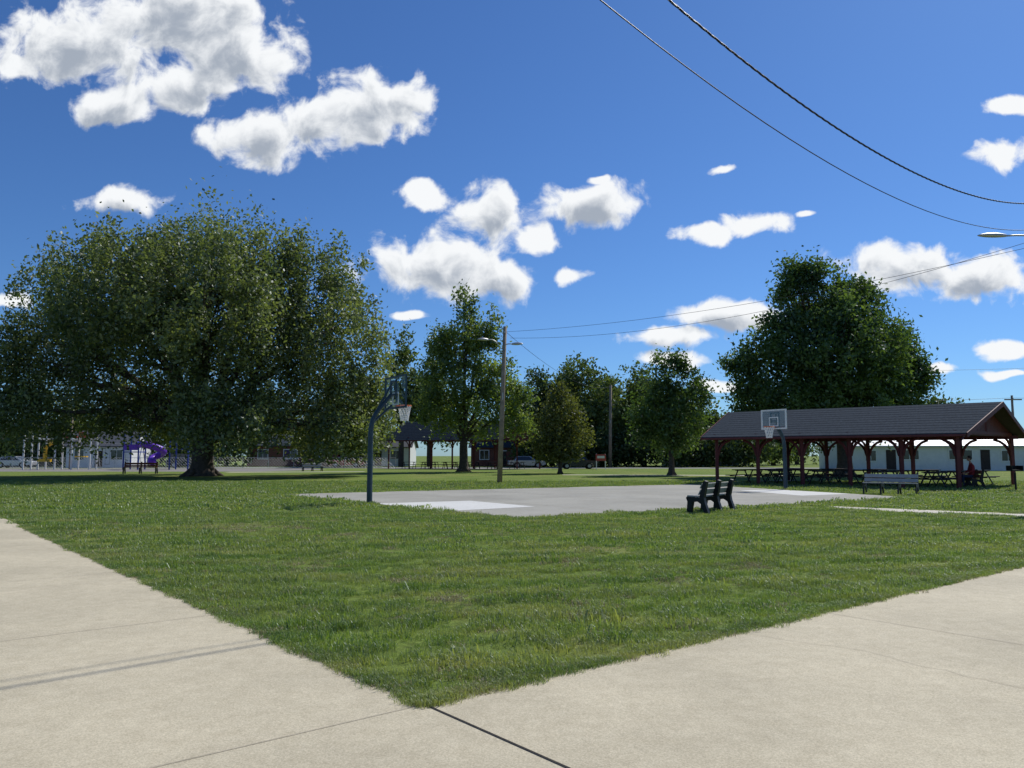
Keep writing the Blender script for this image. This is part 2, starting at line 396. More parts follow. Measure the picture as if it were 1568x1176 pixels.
# ------------------------------------------------------------------ trees
def leaf_mesh(name, C, T, size, mat, parent, aspect=0.55):
    n = len(C)
    a = rng.normal(size=(n, 3)); a /= np.linalg.norm(a, axis=1)[:, None]
    r = rng.normal(size=(n, 3)); b = np.cross(a, r); b /= np.linalg.norm(b, axis=1)[:, None]
    l = (size*rng.uniform(.6, 1.25, n))[:, None]; w = l*aspect
    P = np.stack([C-a*l, C+b*w, C+a*l, C-b*w], 1).reshape(-1, 3).astype(np.float32)
    me = bpy.data.meshes.new(name)
    me.vertices.add(4*n); me.vertices.foreach_set('co', P.ravel())
    me.loops.add(4*n); me.loops.foreach_set('vertex_index', np.arange(4*n, dtype=np.int32))
    me.polygons.add(n); me.polygons.foreach_set('loop_start', np.arange(0, 4*n, 4, dtype=np.int32))
    me.update(calc_edges=True)
    me.attributes.new('tint', 'FLOAT', 'FACE').data.foreach_set('value', np.clip(T, 0, 1).astype(np.float32))
    me.materials.append(mat)
    return link(bpy.data.objects.new(name, me), parent)

def crown_clusters(lobes, n, gap=-0.28, inner=0.3, seed=0.0, gs=0.28, rough=.3):
    lobes = np.array(lobes, float)
    wt = lobes[:, 3]*lobes[:, 5]; wt /= wt.sum()
    idx = rng.choice(len(lobes), n, p=wt); out = []; li = []
    for i in idx:
        L = lobes[i]; d = rng.normal(size=3); d /= np.linalg.norm(d)
        r = inner+(1-inner)*rng.random()**0.5
        r *= 1+rough*noise.noise(V((d[0]*2.2+L[0]+seed, d[1]*2.2, d[2]*2.2+L[2])))+rough*.6*noise.noise(V((d[0]*5+L[0]+seed, d[1]*5, d[2]*5+L[2])))
        if rng.random() < .04: r *= 1.12
        p = L[:3]+d*r*L[3:]
        q = V(p)/max(1.0, gs*L[3])
        if noise.noise(q+V((seed, 0, 0))) < gap: continue
        out.append(p); li.append(i)
    return np.array(out), np.array(li)

def bez(p0, p1, p2, n=7):
    return [p0*(1-t)**2+p1*2*t*(1-t)+p2*t*t for t in [i/(n-1) for i in range(n)]]

def tree(name, x, y, s, lobes, fork, tr, ncl, nlv, lsize, spread, mat, droop=1.0, gap=-0.28, twigs=60, depth=0.9, seed=0.0, inner=.3, rough=.3):
    root = empty(name, (x, y, 0))
    LB = []
    for k, l in enumerate(lobes):
        dx, up, rx, rz = [q*s for q in l[:4]]
        dy = (l[4]*s if len(l) > 4 else random.uniform(-0.45, 0.45)*rx)
        LB.append((dx, dy, up, rx, rx*depth, rz))
    C, li = crown_clusters(LB, ncl, gap, seed=seed, inner=inner, rough=rough)
    ok = C[:, 2] > 1.2; C = C[ok]; li = li[ok]
    n = len(C)
    ct = np.clip(.5+.5*np.array([noise.noise(V(c)/2.2) for c in C])*1.6+rng.normal(0, .18, n), 0, 1)
    P = np.repeat(C, nlv, 0)
    csz = np.repeat(rng.uniform(.55, 1.35, n), nlv)[:, None]
    off = rng.normal(size=P.shape)*np.array([spread, spread, spread*droop])*csz
    off[:, 2] -= .25*droop*spread*np.abs(off[:, 0])
    P = P+off
    T = np.repeat(ct, nlv)*0.75+rng.random(len(P))*0.25
    keep = P[:, 2] > 0.9
    leaf_mesh('foliage', P[keep], T[keep], lsize, mat, root)
    w = MB()
    w.tube([(0, 0, -0.05), (0, 0, 0.25), (0.02, 0, fork*.35), (0.0, 0, fork*.8), (0, 0, fork*1.15)], [tr*1.5, tr*1.15, tr*.95, tr*.9, tr*.8], 14)
    for a in range(6):
        an = a*1.05+random.random()*.5
        w.tube([(math.cos(an)*tr*.5, math.sin(an)*tr*.5, .5*tr+.2), (math.cos(an)*tr*1.3, math.sin(an)*tr*1.3, .12), (math.cos(an)*tr*1.9, math.sin(an)*tr*1.9, -.05)], [tr*.4, tr*.28, tr*.1], 6)
    limbs = []
    for L in LB:
        c = V(L[:3]); st = V((0, 0, fork*random.uniform(.85, 1.15)))
        mid = V((c.x*.35, c.y*.35, fork+(c.z-fork)*.55+abs(c.x)*.12))
        pts = bez(st, mid, c+V((0, 0, L[5]*.45)), 9)
        pts = [p+V((random.uniform(-1, 1), random.uniform(-1, 1), random.uniform(-1, 1)))*tr*.22*(0 if i == 0 else 1) for i, p in enumerate(pts)]
        r0 = tr*random.uniform(.32, .5)
        w.tube(pts, [r0*(1-i/9.5)**.8 for i in range(9)], 7); limbs.append((pts, r0))
    for k in range(twigs):
        j = random.randrange(n); L = limbs[li[j]]
        i = random.randint(3, 8); p = L[0][i]; c = V(C[j])
        w.tube(bez(p, (p+c)/2+V((0, 0, (c-p).length*.18)), c, 5), [max(.02, L[1]*(1-i/9.5)*.5)*(1-q*.2) for q in range(5)], 5)
    w.obj('trunk_and_limbs', 'bark', root, smooth=True)
    return root

lm_big = leaf_mat('leaves_grey_green', (0.05, 0.078, 0.024), (0.26, 0.29, 0.105), 0.46, gloss=0.05, ttint=(1.15, 1.25, .65))
lm_mid = leaf_mat('leaves_mid_green', (0.06, 0.10, 0.024), (0.26, 0.33, 0.085), 0.5, gloss=.05)
lm_dark = leaf_mat('leaves_dark_green', (0.026, 0.06, 0.016), (0.15, 0.22, 0.055), 0.42, gloss=.04)
lm_olive = leaf_mat('leaves_olive', (0.05, 0.066, 0.018), (0.17, 0.18, 0.05), 0.42)
lm_far = leaf_mat('leaves_distant', (0.026, 0.052, 0.018), (0.16, 0.21, 0.06), 0.38)

tree('shade_tree', -23.1, 58, 0.0489,
     [(-200, 275, 105, 98), (10, 300, 118, 98), (150, 290, 100, 96), (-262, 180, 82, 88), (-110, 175, 125, 95), (60, 175, 135, 100), (205, 180, 80, 105), (190, 92, 95, 58), (-220, 105, 92, 48), (-90, 262, 90, 95, -120), (60, 245, 95, 85, -150), (250, 85, 38, 48), (-110, 100, 100, 42), (-298, 140, 52, 70), (90, 90, 85, 46, -110), (-40, 322, 85, 62), (90, 318, 70, 70), (225, 62, 60, 32, -60), (-260, 82, 60, 34, -40), (150, 66, 60, 30, 60), (-60, 90, 90, 35, 120)],
     2.9, 0.82, 2300, 100, 0.152, 0.46, lm_big, droop=1.6, gap=-0.2, twigs=200, seed=3, inner=.35, rough=.26)
tree('maple_tree', -4.56, 73, 0.0617,
     [(2, 238, 20, 48), (5, 185, 44, 44), (-26, 135, 44, 46), (45, 135, 42, 40), (8, 90, 62, 36), (74, 120, 28, 30), (-36, 195, 20, 34), (32, 215, 20, 34), (85, 82, 25, 28), (-45, 90, 24, 26)],
     2.8, 0.42, 560, 58, 0.17, 0.38, lm_mid, droop=1.3, gap=-0.16, twigs=90, seed=11, rough=.5)
tree('small_tree', 4.07, 66, 0.0557, [(0, 78, 34, 48), (-18, 50, 28, 28), (17, 58, 28, 32), (2, 112, 14, 25), (0, 35, 34, 18)],
     1.6, 0.16, 230, 65, 0.14, 0.36, lm_olive, gap=-0.35, twigs=20, seed=5, rough=.5)
tree('ash_tree', 12.5, 61, 0.0515, [(0, 135, 30, 40), (-24, 95, 32, 40), (27, 95, 36, 40), (0, 62, 45, 30), (38, 132, 18, 24), (-42, 80, 18, 24), (-8, 165, 14, 20), (14, 168, 12, 16)],
     2.0, 0.24, 300, 60, 0.145, 0.36, lm_dark, gap=-0.2, twigs=40, seed=8, rough=.5)
tree('oak_tree', 24.8, 58, 0.0489,
     [(-55, 280, 38, 42), (5, 252, 54, 52), (-95, 200, 46, 50), (-15, 180, 92, 76), (68, 205, 44, 48), (-148, 165, 26, 44), (92, 148, 44, 38), (-85, 120, 66, 46), (50, 110, 72, 46), (-20, 105, 80, 42), (-40, 312, 20, 22), (120, 150, 16, 26), (32, 288, 24, 20), (-135, 120, 30, 32), (-72, 312, 14, 22), (108, 190, 18, 18)],
     3.0, 0.55, 1100, 85, 0.155, 0.42, lm_dark, gap=-0.22, twigs=110, seed=14, inner=.35, rough=.42)

root = empty('distant_tree_line', (0, 105, 0))
Cs = []; bt = MB(); Ts = []
for (x, y, H, R) in [(-15, 0, 19.5, 5), (-11.5, 3, 16, 4), (-21, 4, 13.5, 5.5), (-28, 14, 12, 6), (-36, 14, 11, 6), (1, 8, 12.5, 5), (4.5, 3, 14, 4), (8, 2, 15.8, 5), (12.2, 0, 13.8, 5), (15, 8, 13, 5), (18.2, 2, 14.2, 5), (22.5, 4, 11.5, 4.5), (26, 8, 11.5, 4.5), (29, 6, 8, 3.5), (6, 12, 13, 6), (13, 14, 13.5, 6), (20, 14, 12, 6), (33, 10, 6.4, 4), (40, 14, 7.5, 5), (56, 4, 11.4, 4.2), (61, 6, 10.4, 4), (52, 12, 9.5, 4.5), (67, 6, 6, 4), (-66, 12, 9.5, 6), (-60, 10, 9, 5), (-50, 14, 10, 6), (-43, 12, 10, 6), (75, 20, 9, 7), (92, 20, 10, 8), (48, 26, 8, 7), (-78, 10, 11, 8)]:
    lob = []
    for k in range(9):
        a = random.random()*6.28; rr = R*random.uniform(.1, .7); zz = H*random.uniform(.28, .82)
        q = R*random.uniform(.3, .58)*(1.2-zz/H*.5)
        lob.append((x+rr*math.cos(a)*(1.2-zz/H), y+rr*math.sin(a), zz, q, q, q*.95))
    lob.append((x+random.uniform(-.3, .3)*R, y, H*.86, R*.36, R*.36, H*.12)); lob.append((x, y, H*.5, R*.6, R*.6, H*.3))
    c, _ = crown_clusters(lob, 260, -0.35, seed=x, rough=.4)
    Cs.append(c); Ts.append(np.full(len(c), random.uniform(0, .45)))
    bt.tube([(x, y, -.1), (x, y, H*.4), (x+.3, y, H*.75)], [.4, .3, .08], 7)
for x in np.arange(2, 34, 1.2):
    c = rng.normal(size=(34, 3))*np.array([1.0, 1.0, 1.1])+np.array([x, -2+rng.normal(), 2.1]); Cs.append(c); Ts.append(np.full(34, .03))
for x in np.arange(-92, -36, 2.2):
    c = rng.normal(size=(40, 3))*np.array([1.3, 1.0, 1.8])+np.array([x, 3+rng.normal()*2, 3.2]); Cs.append(c); Ts.append(np.full(40, .05))
C = np.concatenate(Cs); TT = np.concatenate(Ts); ok = C[:, 2] > .5; C = C[ok]; TT = TT[ok]
P = np.repeat(C, 24, 0)+rng.normal(size=(len(C)*24, 3))*0.45
leaf_mesh('foliage', P, np.repeat(TT+rng.uniform(0, .25, len(C)), 24)+rng.random(len(P))*.3, 0.27, lm_far, root)
bt.obj('trunks', 'bark', root)

# ------------------------------------------------------------------ shelters
def picnic_table(loc, rz, mat='wood_dark', par=None):
    r = empty('picnic_table', loc, rz)
    a = MB()
    for i in range(5): a.box((0, -.3+.15*i, .75), (1.9, .135, .04))
    for sy in (-1, 1):
        for k in (0, 1): a.box((0, sy*(.62+.14*k), .45), (1.9, .125, .04))
    a.obj('top_and_seats', mat, r)
    b = MB()
    for sx in (-.65, .65):
        b.box((sx, 0, .41), (.05, 1.45, .04+.0), 0)
        for sy in (-1, 1): b.tube([(sx+.05, sy*.6, 0), (sx+.05, sy*.22, .73)], .035, 4)
        b.box((sx, 0, .71), (.05, .7, .038))
    b.obj('frame', 'black_plastic', r)
    return r

def shelter(name, FR, rd, L, gd, W, ez, rz, nposts, prow=0.5, inset=0.55, prow0=None):
    if prow0 is None: prow0 = prow
    rd = V(rd+(0,)).normalized(); gd = V(gd+(0,)).normalized()
    root = empty(name, (FR[0], FR[1], 0))
    P = lambda a, b, z: rd*a+gd*b+V((0, 0, z))
    roof = MB()
    roof.slab([P(0, 0, ez), P(-prow0, W/2, rz), P(L+prow, W/2, rz), P(L, 0, ez)], .06)
    roof.slab([P(0, W, ez), P(L, W, ez), P(L+prow, W/2, rz+.002), P(-prow0, W/2, rz+.002)], .06)
    roof.obj('roof', 'shingle', root)
    dk = MB()
    dk.slab([P(.03, .03, ez-.065), P(-prow0+.03, W/2, rz-.065), P(L+prow-.03, W/2, rz-.065), P(L-.03, .03, ez-.065)], .05)
    dk.slab([P(.03, W-.03, ez-.065), P(L-.03, W-.03, ez-.065), P(L+prow-.03, W/2, rz-.067), P(-prow0+.03, W/2, rz-.067)], .05)
    dk.obj('roof_deck', 'wood_dark', root)
    sh = MB(); nr = 12
    for i in range(1, nr):
        t = i/nr
        for side in (0, 1):
            b = W/2*t if side == 0 else W-W/2*t
            z = ez+(rz-ez)*t+.004
            p = P(-prow0*t+.02, b, z); q = P(L+prow*t-.02, b, z)
            sh.tube([p, q], .010, 3)
    sh.obj('shingle_courses', 'shingle', root)
    fa = MB()
    def beam(p, q, w): fa.tube([p, q], w*.7071, 4)
    for a, pr in ((0, -prow0), (L, L+prow)):
        sg = -1 if a == 0 else 1
        o1 = rd*(sg*.03)
        fa.slab([P(a, 0, ez+.01)+o1, P(pr, W/2, rz+.01)+o1, P(pr, W/2, rz+.01)+o1*2.6, P(a, 0, ez+.01)+o1*2.6], .22)
        fa.slab([P(a, W, ez+.01)+o1, P(pr, W/2, rz+.01)+o1, P(pr, W/2, rz+.01)+o1*2.6, P(a, W, ez+.01)+o1*2.6], .22)
    beam(P(0, -.03, ez-.1), P(L, -.03, ez-.1), .10); beam(P(0, W+.03, ez-.1), P(L, W+.03, ez-.1), .10)
    slope = (rz-ez)/(W/2)
    for a in (inset, L-inset):
        nb = int(W/.2)
        for k in range(nb):
            b0 = k*W/nb; b1 = b0+W/nb-.02
            if b1 < inset+.1 or b0 > W-inset-.1: continue
            z0 = ez+slope*min(b0, W-b0)-.14; z1 = ez+slope*min(b1, W-b1)-.14
            zb = ez-.05
            if max(z0, z1) < zb+.06: continue
            q = [P(a-.02, b0, zb), P(a-.02, b1, zb), P(a-.02, b1, max(z1, zb+.02)), P(a-.02, b0, max(z0, zb+.02))]
            q2 = [p+rd*.04 for p in q]
            fa.add(q+q2, [(0, 1, 2, 3), (7, 6, 5, 4), (0, 4, 5, 1), (1, 5, 6, 2), (2, 6, 7, 3), (3, 7, 4, 0)])
    bz = ez+slope*inset-.28
    for b in (inset, W-inset): beam(P(inset-.3, b, bz), P(L-inset+.3, b, bz), .18)
    for i in range(nposts):
        a = inset+(L-2*inset)*i/(nposts-1)
        beam(P(a, inset-.2, bz+.16), P(a, W-inset+.2, bz+.16), .14)
        beam(P(a, W/2, bz+.16), P(a, W/2, rz-.15), .12)
        for b in (inset, W-inset):
            beam(P(a, b, 0), P(a, b, bz-.09), .16)
            sgn = 1 if b == inset else -1
            for da, db in ((1, 0), (-1, 0), (0, sgn)):
                if (i == 0 and da < 0) or (i == nposts-1 and da > 0): continue
                p0 = P(a+da*.08, b+db*.08, bz-.95); p2 = P(a+da*.8, b+db*.8, bz-.1); p1 = P(a+da*.16, b+db*.16, bz-.25)
                pts = bez(p0, p1, p2, 5); fa.tube(pts, .07, 4)
    fa.obj('frame_and_trim', 'maroon', root)
    return root, P

R1, P1 = shelter('picnic_shelter', (20.2, 34.5), (-.75, .66), 12.9, (.75, .66), 8.7, 2.55, 4.12, 6, prow=.95, prow0=.2)
gl = V((20.2, 34.5, 0))
q = [gl+P1(-.2, -.2, 0), gl+P1(-.2, 8.9, 0), gl+P1(13.1, 8.9, 0), gl+P1(13.1, -.2, 0)]
sheet('shelter_slab', [(p.x, p.y) for p in q], 0.006, 'court')
for a in (1.9, 4.4, 6.9, 9.2, 11.5):
    for b in (1.7, 4.3, 6.9):
        p = gl+P1(a+random.uniform(-.3, .3), b, 0.006); picnic_table((p.x, p.y, .006), math.atan2(.66, .75)+random.uniform(-.1, .1))
gr = empty('charcoal_grill', (21.9, 33.9, 0)); a = MB(); a.tube([(0, 0, 0), (0, 0, .8)], .04, 8); a.box((0, 0, .9), (.5, .4, .04)); 
for s in (-1, 1): a.box((s*.24, 0, 1.0), (.03, .4, .2))
a.box((0, .19, 1.0), (.44, .03, .2)); a.obj('firebox_and_post', 'black_plastic', gr)
R2, P2 = shelter('picnic_shelter', (-1.6, 85), (-.92, .39), 15.0, (.87, .5), 6.6, 3.3, 5.5, 6, prow=.3)
gl2 = V((-1.6, 85, 0))
q = [gl2+P2(-.2, -.2, 0), gl2+P2(-.2, 6.8, 0), gl2+P2(15.2, 6.8, 0), gl2+P2(15.2, -.2, 0)]
sheet('shelter_slab', [(p.x, p.y) for p in q], 0.008, 'court')
for a in (2, 4.8, 7.6, 10.4, 13):
    for b in (1.7, 4.6):
        p = gl2+P2(a, b, 0); picnic_table((p.x, p.y, .008), 0.5+random.uniform(-.1, .1))

# ------------------------------------------------------------------ benches
def bench(loc, face, length, nf, slat, frame='black_plastic', sc=1.0, fw=.07):
    r = empty('park_bench', loc, face); r.scale = (sc, sc, sc)
    prof = [(.20, 0), (.32, 0), (.29, .30), (.33, .40), (.30, .44), (-.06, .41), (-.17, .84), (-.21, .875), (-.28, .85), (-.19, .42), (-.21, .30), (-.31, 0), (-.19, 0), (-.11, .24), (.0, .31), (.14, .29)]
    fr = MB()
    for i in range(nf):
        y = -length/2+fw/2+(length-fw)*i/(nf-1)
        fr.prism(prof[::-1], (0, y, 0), (1, 0, 0), (0, 1, 0), fw)
    fr.obj('side_frames', frame, r)
    sl = MB()
    for k in range(3): sl.box((.24-.12*k, 0, .455-.006*k), (.10, length*1.0, .035))
    sl.obj('seat', slat, r)
    bk = MB()
    for k in range(2):
        z = .56+.17*k
        c = (-.085-.05*k-.012, z)
        pr = [(c[0]-.045-.018, c[1]+.06-.0), (c[0]-.02-.018+.0, c[1]+.07), (c[0]+.03, c[1]-.06), (c[0]+.005, c[1]-.07)]
        bk.prism([(p[0]+.045, p[1]) for p in pr], (0, 0, 0), (1, 0, 0), (0, 1, 0), length*1.0)
    bk.obj('backrest', slat, r)
    return r
bench((5.55, 21.7, 0), math.atan2(.62, -.78), 1.85, 3, 'grey_slat', fw=.13, sc=1.0)
bench((15.05, 31.0, 0), math.atan2(-.8, -.6), 1.95, 4, 'grey_slat', fw=.05)
bench((-31.5, 66, 0), math.radians(-80), 2.3, 3, 'red_slat', fw=.07, sc=1.15)
bench((-19.5, 76, 0), math.radians(-60), 1.9, 3, 'grey_slat', fw=.06)

# ------------------------------------------------------------------ basketball hoops
def hoop(loc, ang, zrim, bh, board_white, colr, out=0.9, w=1.3):
    r = empty('basketball_hoop', loc, ang)   # +x = towards the court
    zb0 = zrim-.08
    p = MB()
    p.tube(bez(V((0, 0, zrim-1.0)), V((0, 0, zrim-.5)), V((.22, 0, zrim-.22)), 6)+[V((out-.15, 0, zb0+bh*.42))], [.085, .082, .08, .075, .07, .07, .06], 12)
    p.tube([(0, 0, 0), (0, 0, zrim-.98)], [.092, .085], 14)
    p.tube([(0.02, 0, zrim-.62), (out-.12, 0, zb0+.08)], .04, 8)
    p.tube([(0.15, 0, zrim-.28), (out-.12, 0, zb0+bh*.8)], .035, 8)
    p.tube([(0, 0, 0), (0, 0, .03)], .18, 12)
    p.box((out-.07, 0, zb0+bh*.42), (.06, .5, .06)); p.box((out-.07, 0, zb0+bh*.85), (.06, .5, .06))
    p.box((out-.075, .22, zb0+bh*.6), (.05, .05, bh*.6)); p.box((out-.075, -.22, zb0+bh*.6), (.05, .05, bh*.6))
    p.obj('pole_and_arm', colr, r, smooth=False)
    f = MB()
    f.box((out, 0, zb0), (.05, w, .06)); f.box((out, 0, zb0+bh), (.05, w, .06))
    for s in (-1, 1): f.box((out, s*(w/2-.03), zb0+bh/2), (.048, .06, bh-.062))
    f.obj('board_frame', 'white_paint' if board_white else colr, r)
    q = MB(); sw = .5; sh = .38; zs = zrim+.04
    q.box((out+.006, 0, zs), (.02, sw, .045)); q.box((out+.006, 0, zs+sh), (.02, sw, .045))
    for s in (-1, 1): q.box((out+.006, s*(sw/2-.02), zs+sh/2), (.018, .045, sh-.047))
    q.obj('target_square', 'white_paint', r)
    g = MB(); g.box((out, 0, zb0+bh/2), (.012, w-.125, bh-.065))
    g.obj('clear_board', clear_m, r)
    rim = MB(); pts = [(out+.33+.225*math.cos(a), .225*math.sin(a), zrim) for a in [i*2*math.pi/20 for i in range(21)]]
    rim.tube(pts, .018, 6); rim.box((out+.06, 0, zrim-.02), (.1, .14, .05))
    rim.obj('rim', 'orange', r)
    nt_ = MB()
    for k in range(12):
        for sg in (-1, 1):
            pts = []
            for j in range(6):
                t = j/5; a = 2*math.pi*k/12+sg*t*1.0; rr = .225-.10*t**.7
                pts.append((out+.33+rr*math.cos(a), rr*math.sin(a), zrim-.5*t))
            nt_.tube(pts, .012, 4)
    nt_.obj('net', 'net', r)
clear_m = bpy.data.materials.new('clear_acrylic'); nt = nodes_of(clear_m)
o_ = nt.nodes.new('ShaderNodeOutputMaterial'); t_ = nt.nodes.new('ShaderNodeBsdfTransparent'); g_ = nt.nodes.new('ShaderNodeBsdfGlossy'); g_.inputs['Roughness'].default_value = .1
mx_ = nt.nodes.new('ShaderNodeMixShader'); mx_.inputs[0].default_value = .05
t_.inputs[0].default_value = (.93, .95, .97, 1)
nt.links.new(t_.outputs[0], mx_.inputs[1]); nt.links.new(g_.outputs[0], mx_.inputs[2]); nt.links.new(mx_.outputs[0], o_.inputs[0])
ca = math.atan2(.52, .855)
hoop((-4.6, 25.2, 0.004), ca, 3.19, 1.03, False, 'teal_metal', .85, 1.8)
hoop((12.35, 35.2, 0.004), ca+math.pi, 2.82, .83, True, 'teal_metal', .65, 1.4)

# ------------------------------------------------------------------ poles, lamps, wires
def lamp_arm(root, z, ang, ln, zbase=None, head=.75):
    c, s = math.cos(ang), math.sin(ang)
    a = MB(); a.tube(bez(V((c*.1, s*.1, z-.25)), V((c*ln*.4, s*ln*.4, z+.12)), V((c*ln, s*ln, z)), 8), .03, 8); a.obj('arm', 'steel', root, True)
    h = MB(); k = 10; vs = []; fs = []
    for i in range(k+1):
        t = i/k; rr = math.sin(math.pi*min(1, .12+t*.86))**.6; x = ln-.05+head*t
        w_ = .17*rr*(.55+.45*t); hh = .085*rr
        for j in range(10):
            an = 2*math.pi*j/10; yy = w_*math.cos(an); zz = hh*math.sin(an)*(1.2 if math.sin(an) > 0 else .7)
            vs.append((c*x-s*yy, s*x+c*yy, z+zz))
    for i in range(k):
        for j in range(10): fs.append((i*10+j, i*10+(j+1) % 10, (i+1)*10+(j+1) % 10, (i+1)*10+j))
    fs += [tuple(range(9, -1, -1)), tuple(k*10+j for j in range(10))]
    h.add(vs, fs); h.obj('lamp_head', 'steel', root, True)

def upole(name, x, y, h, lean=(0, 0), r=.14, arms=(), mat='pole_wood'):
    root = empty(name, (x, y, 0))
    m = MB(); m.tube([(0, 0, -.1), (lean[0]*.5, lean[1]*.5, h*.5), (lean[0], lean[1], h)], [r*1.15, r, r*.8], 12); m.obj('pole', mat, root, True)
    b = MB(); b.tube([(lean[0]-.0, -r*1.1, h-.35), (lean[0], -r*1.1-.12, h-.35)], .05, 8); b.box((lean[0]*.6, -r*1.05, h*.55), (.05, .03, .4)); b.obj('hardware', 'steel', root)
    for (z, an, ln, hd) in arms: lamp_arm(root, z, an, ln, head=hd)
    return root
upole('street_lamp', -0.69, 43, 8.75, (.3, 0), .13, [(7.95, math.radians(205), .75, .65), (7.72, math.radians(-15), .75, .65)])
upole('utility_pole', 12.6, 100, 10.6, (.2, 0), .2)
upole('street_lamp', 19.0, 26, 10.6, (0, 0), .15, [(9.02, math.radians(183), 2.15, 1.0)])
upole('utility_pole', -11.3, -0.2, 14.4, (0, 0), .16)
rt = upole('utility_pole', 58.3, 90, 8.5, (0, 0), .15)
cb = MB(); cb.box((0, -.2, 8.0), (2.0, .12, .14)); cb.obj('crossarm', 'pole_wood', rt)
upole('utility_pole', -50, 88, 6, (0, 0), .12)

def wire(name, pts, r):
    m = MB(); m.tube(pts, r, 6); return m.obj(name, 'wire', None, True)
def P13(x, y, z): return V((x*1.3, y*1.3, 1.55+(z-1.55)*1.3))
wire('power_line', [P13(14.6-13.58*t, 20-11.8*t, 6.0+4.2*(t-.63)**2) for t in [i*1.7/50 for i in range(51)]], .010)
tw = MB()
for k in range(3):
    pts = []
    for i in range(521):
        t = i*1.79/520
        p = P13(14.6-12.68*t, 20-11.16*t, 6.58+3.8*(t-.68)**2)
        an = i*.62+k*2.094
        pts.append(p+V((.66, -.75, 0))*math.cos(an)*.012+V((0, 0, 1))*math.sin(an)*.012)
    tw.tube(pts, .009, 5)
tw.obj('service_cable', 'wire', None, True)
def span(name, p, q, sag, r, n=24):
    p = V(p); q = V(q)
    wire(name, [p.lerp(q, t)-V((0, 0, sag*4*t*(1-t))) for t in [i/n for i in range(n+1)]], r)
span('power_line', (-.4, 43, 8.45), (19, 26, 8.95), .55, .008)
span('power_line', (-.1, 43, 8.1), (19, 26, 9.25), 1.0, .008)
span('power_line', (-.4, 43, 8.5), (12.8, 100, 10.4), 1.2, .012)
span('power_line', (12.8, 100, 10.4), (58, 90, 8.2), 1.0, .016)
span('power_line', (58, 90, 8.2), (110, 60, 9), 1.0, .016)
span('power_line', (38, 96, 12.0), (110, 90, 15), 1.0, .015)

# ------------------------------------------------------------------ houses
def house(name, loc, rz, w, d, wh, rh, wall, roof, wins, doors=(), over=.35, side_wins=()):
    r = empty(name, loc, rz)
    a = MB(); a.box((0, 0, wh/2), (w, d, wh))
    for s in (-1, 1):
        x = s*w/2; pr = [(x, -d/2, wh), (x, d/2, wh), (x, 0, rh-.02)]
        a.add(pr+[(x-s*.1, p[1], p[2]) for p in pr], [(0, 1, 2), (5, 4, 3), (0, 3, 4, 1), (1, 4, 5, 2), (2, 5, 3, 0)])
    a.obj('walls', wall, r)
    b = MB(); sl = (rh-wh)/(d/2); e = wh-sl*over
    b.slab([(-w/2-over, -d/2-over, e+.1), (w/2+over, -d/2-over, e+.1), (w/2+over, 0, rh+.1), (-w/2-over, 0, rh+.1)], .12)
    b.slab([(w/2+over, d/2+over, e+.1), (-w/2-over, d/2+over, e+.1), (-w/2-over, 0, rh+.102), (w/2+over, 0, rh+.102)], .12)
    b.obj('roof', roof, r)
    fr = MB(); g = MB(); dm = MB()
    for (x, z, ww, hh) in wins:
        y = -d/2
        fr.box((x, y-.03, z+hh/2+.05), (ww+.2, .06, .1)); fr.box((x, y-.03, z-hh/2-.05), (ww+.2, .06, .1))
        for s in (-1, 1): fr.box((x+s*(ww/2+.05), y-.03, z), (.1, .058, hh-.004))
        fr.box((x, y-.025, z), (.05, .045, hh-.004))
        g.box((x, y-.008, z), (ww, .02, hh))
    for (x, ww, hh) in doors:
        dm.box((x, -d/2-.02, hh/2+.1), (ww, .05, hh)); fr.box((x, -d/2-.03, hh+.17), (ww+.25, .06, .12))
    if wins: g.obj('windows', 'glass', r)
    fr.obj('window_frames', 'white_paint', r)
    if doors: dm.obj('door', 'wood_dark', r)
    return r
house('grey_house', (-72, 112, 0), .12, 11, 8, 3.0, 6.6, 'grey_siding', 'shingle2', [(-3, 1.6, 1.2, 1.2), (1, 1.6, 1.6, 1.2), (4, 1.6, 1.2, 1.2)], [(-.8, .9, 2)])
house('white_house', (-52, 100.5, 0), .05, 8, 6, 2.8, 4.6, 'white_siding', 'shingle2', [(-2.4, 1.6, 1.1, 1.2), (2.2, 1.6, 1.4, 1.2)], [(0, .9, 2)])
house('brick_house', (-30.5, 111, 0), 0, 12, 8, 2.9, 4.4, 'brick', 'shingle', [(-3.8, 1.7, 1.3, 1.2), (0, 1.7, 1.8, 1.2), (4, 1.7, 1.3, 1.2)], [(2, .9, 2)])
house('white_house', (-19, 114, 0), 0, 9, 7, 2.8, 4.4, 'white_siding', 'shingle2', [(-2.8, 1.6, 1.2, 1.1), (2.5, 1.6, 1.4, 1.1)], [(0, .9, 2)])
house('brick_house', (-1.0, 112, 0), -.1, 9, 6, 2.8, 4.5, 'brick', 'shingle', [(-2.6, 1.6, 1.2, 1.2), (2.6, 1.6, 1.2, 1.2)], [(0, .9, 2)])
house('grey_house', (27.5, 116, 0), 0, 9, 7, 3.2, 6.2, 'grey_siding', 'shingle2', [(-2.8, 1.6, 1.2, 1.1), (2.5, 1.6, 1.4, 1.1)], [(0, .9, 2)])
house('white_building', (46.5, 82, 0), -.06, 25, 8, 2.5, 3.5, 'white_siding', 'metal_roof', [(-10, 1.5, 1.0, 1.0), (-6.2, 1.6, 1.8, .9), (-1.2, 1.6, 2.2, .9), (3.4, 1.5, 1.2, 1.0), (9.6, 1.6, 1.8, .9)], [(-8, .95, 2.0), (6.6, 1.0, 2.0), (1.2, .9, 2.0)])

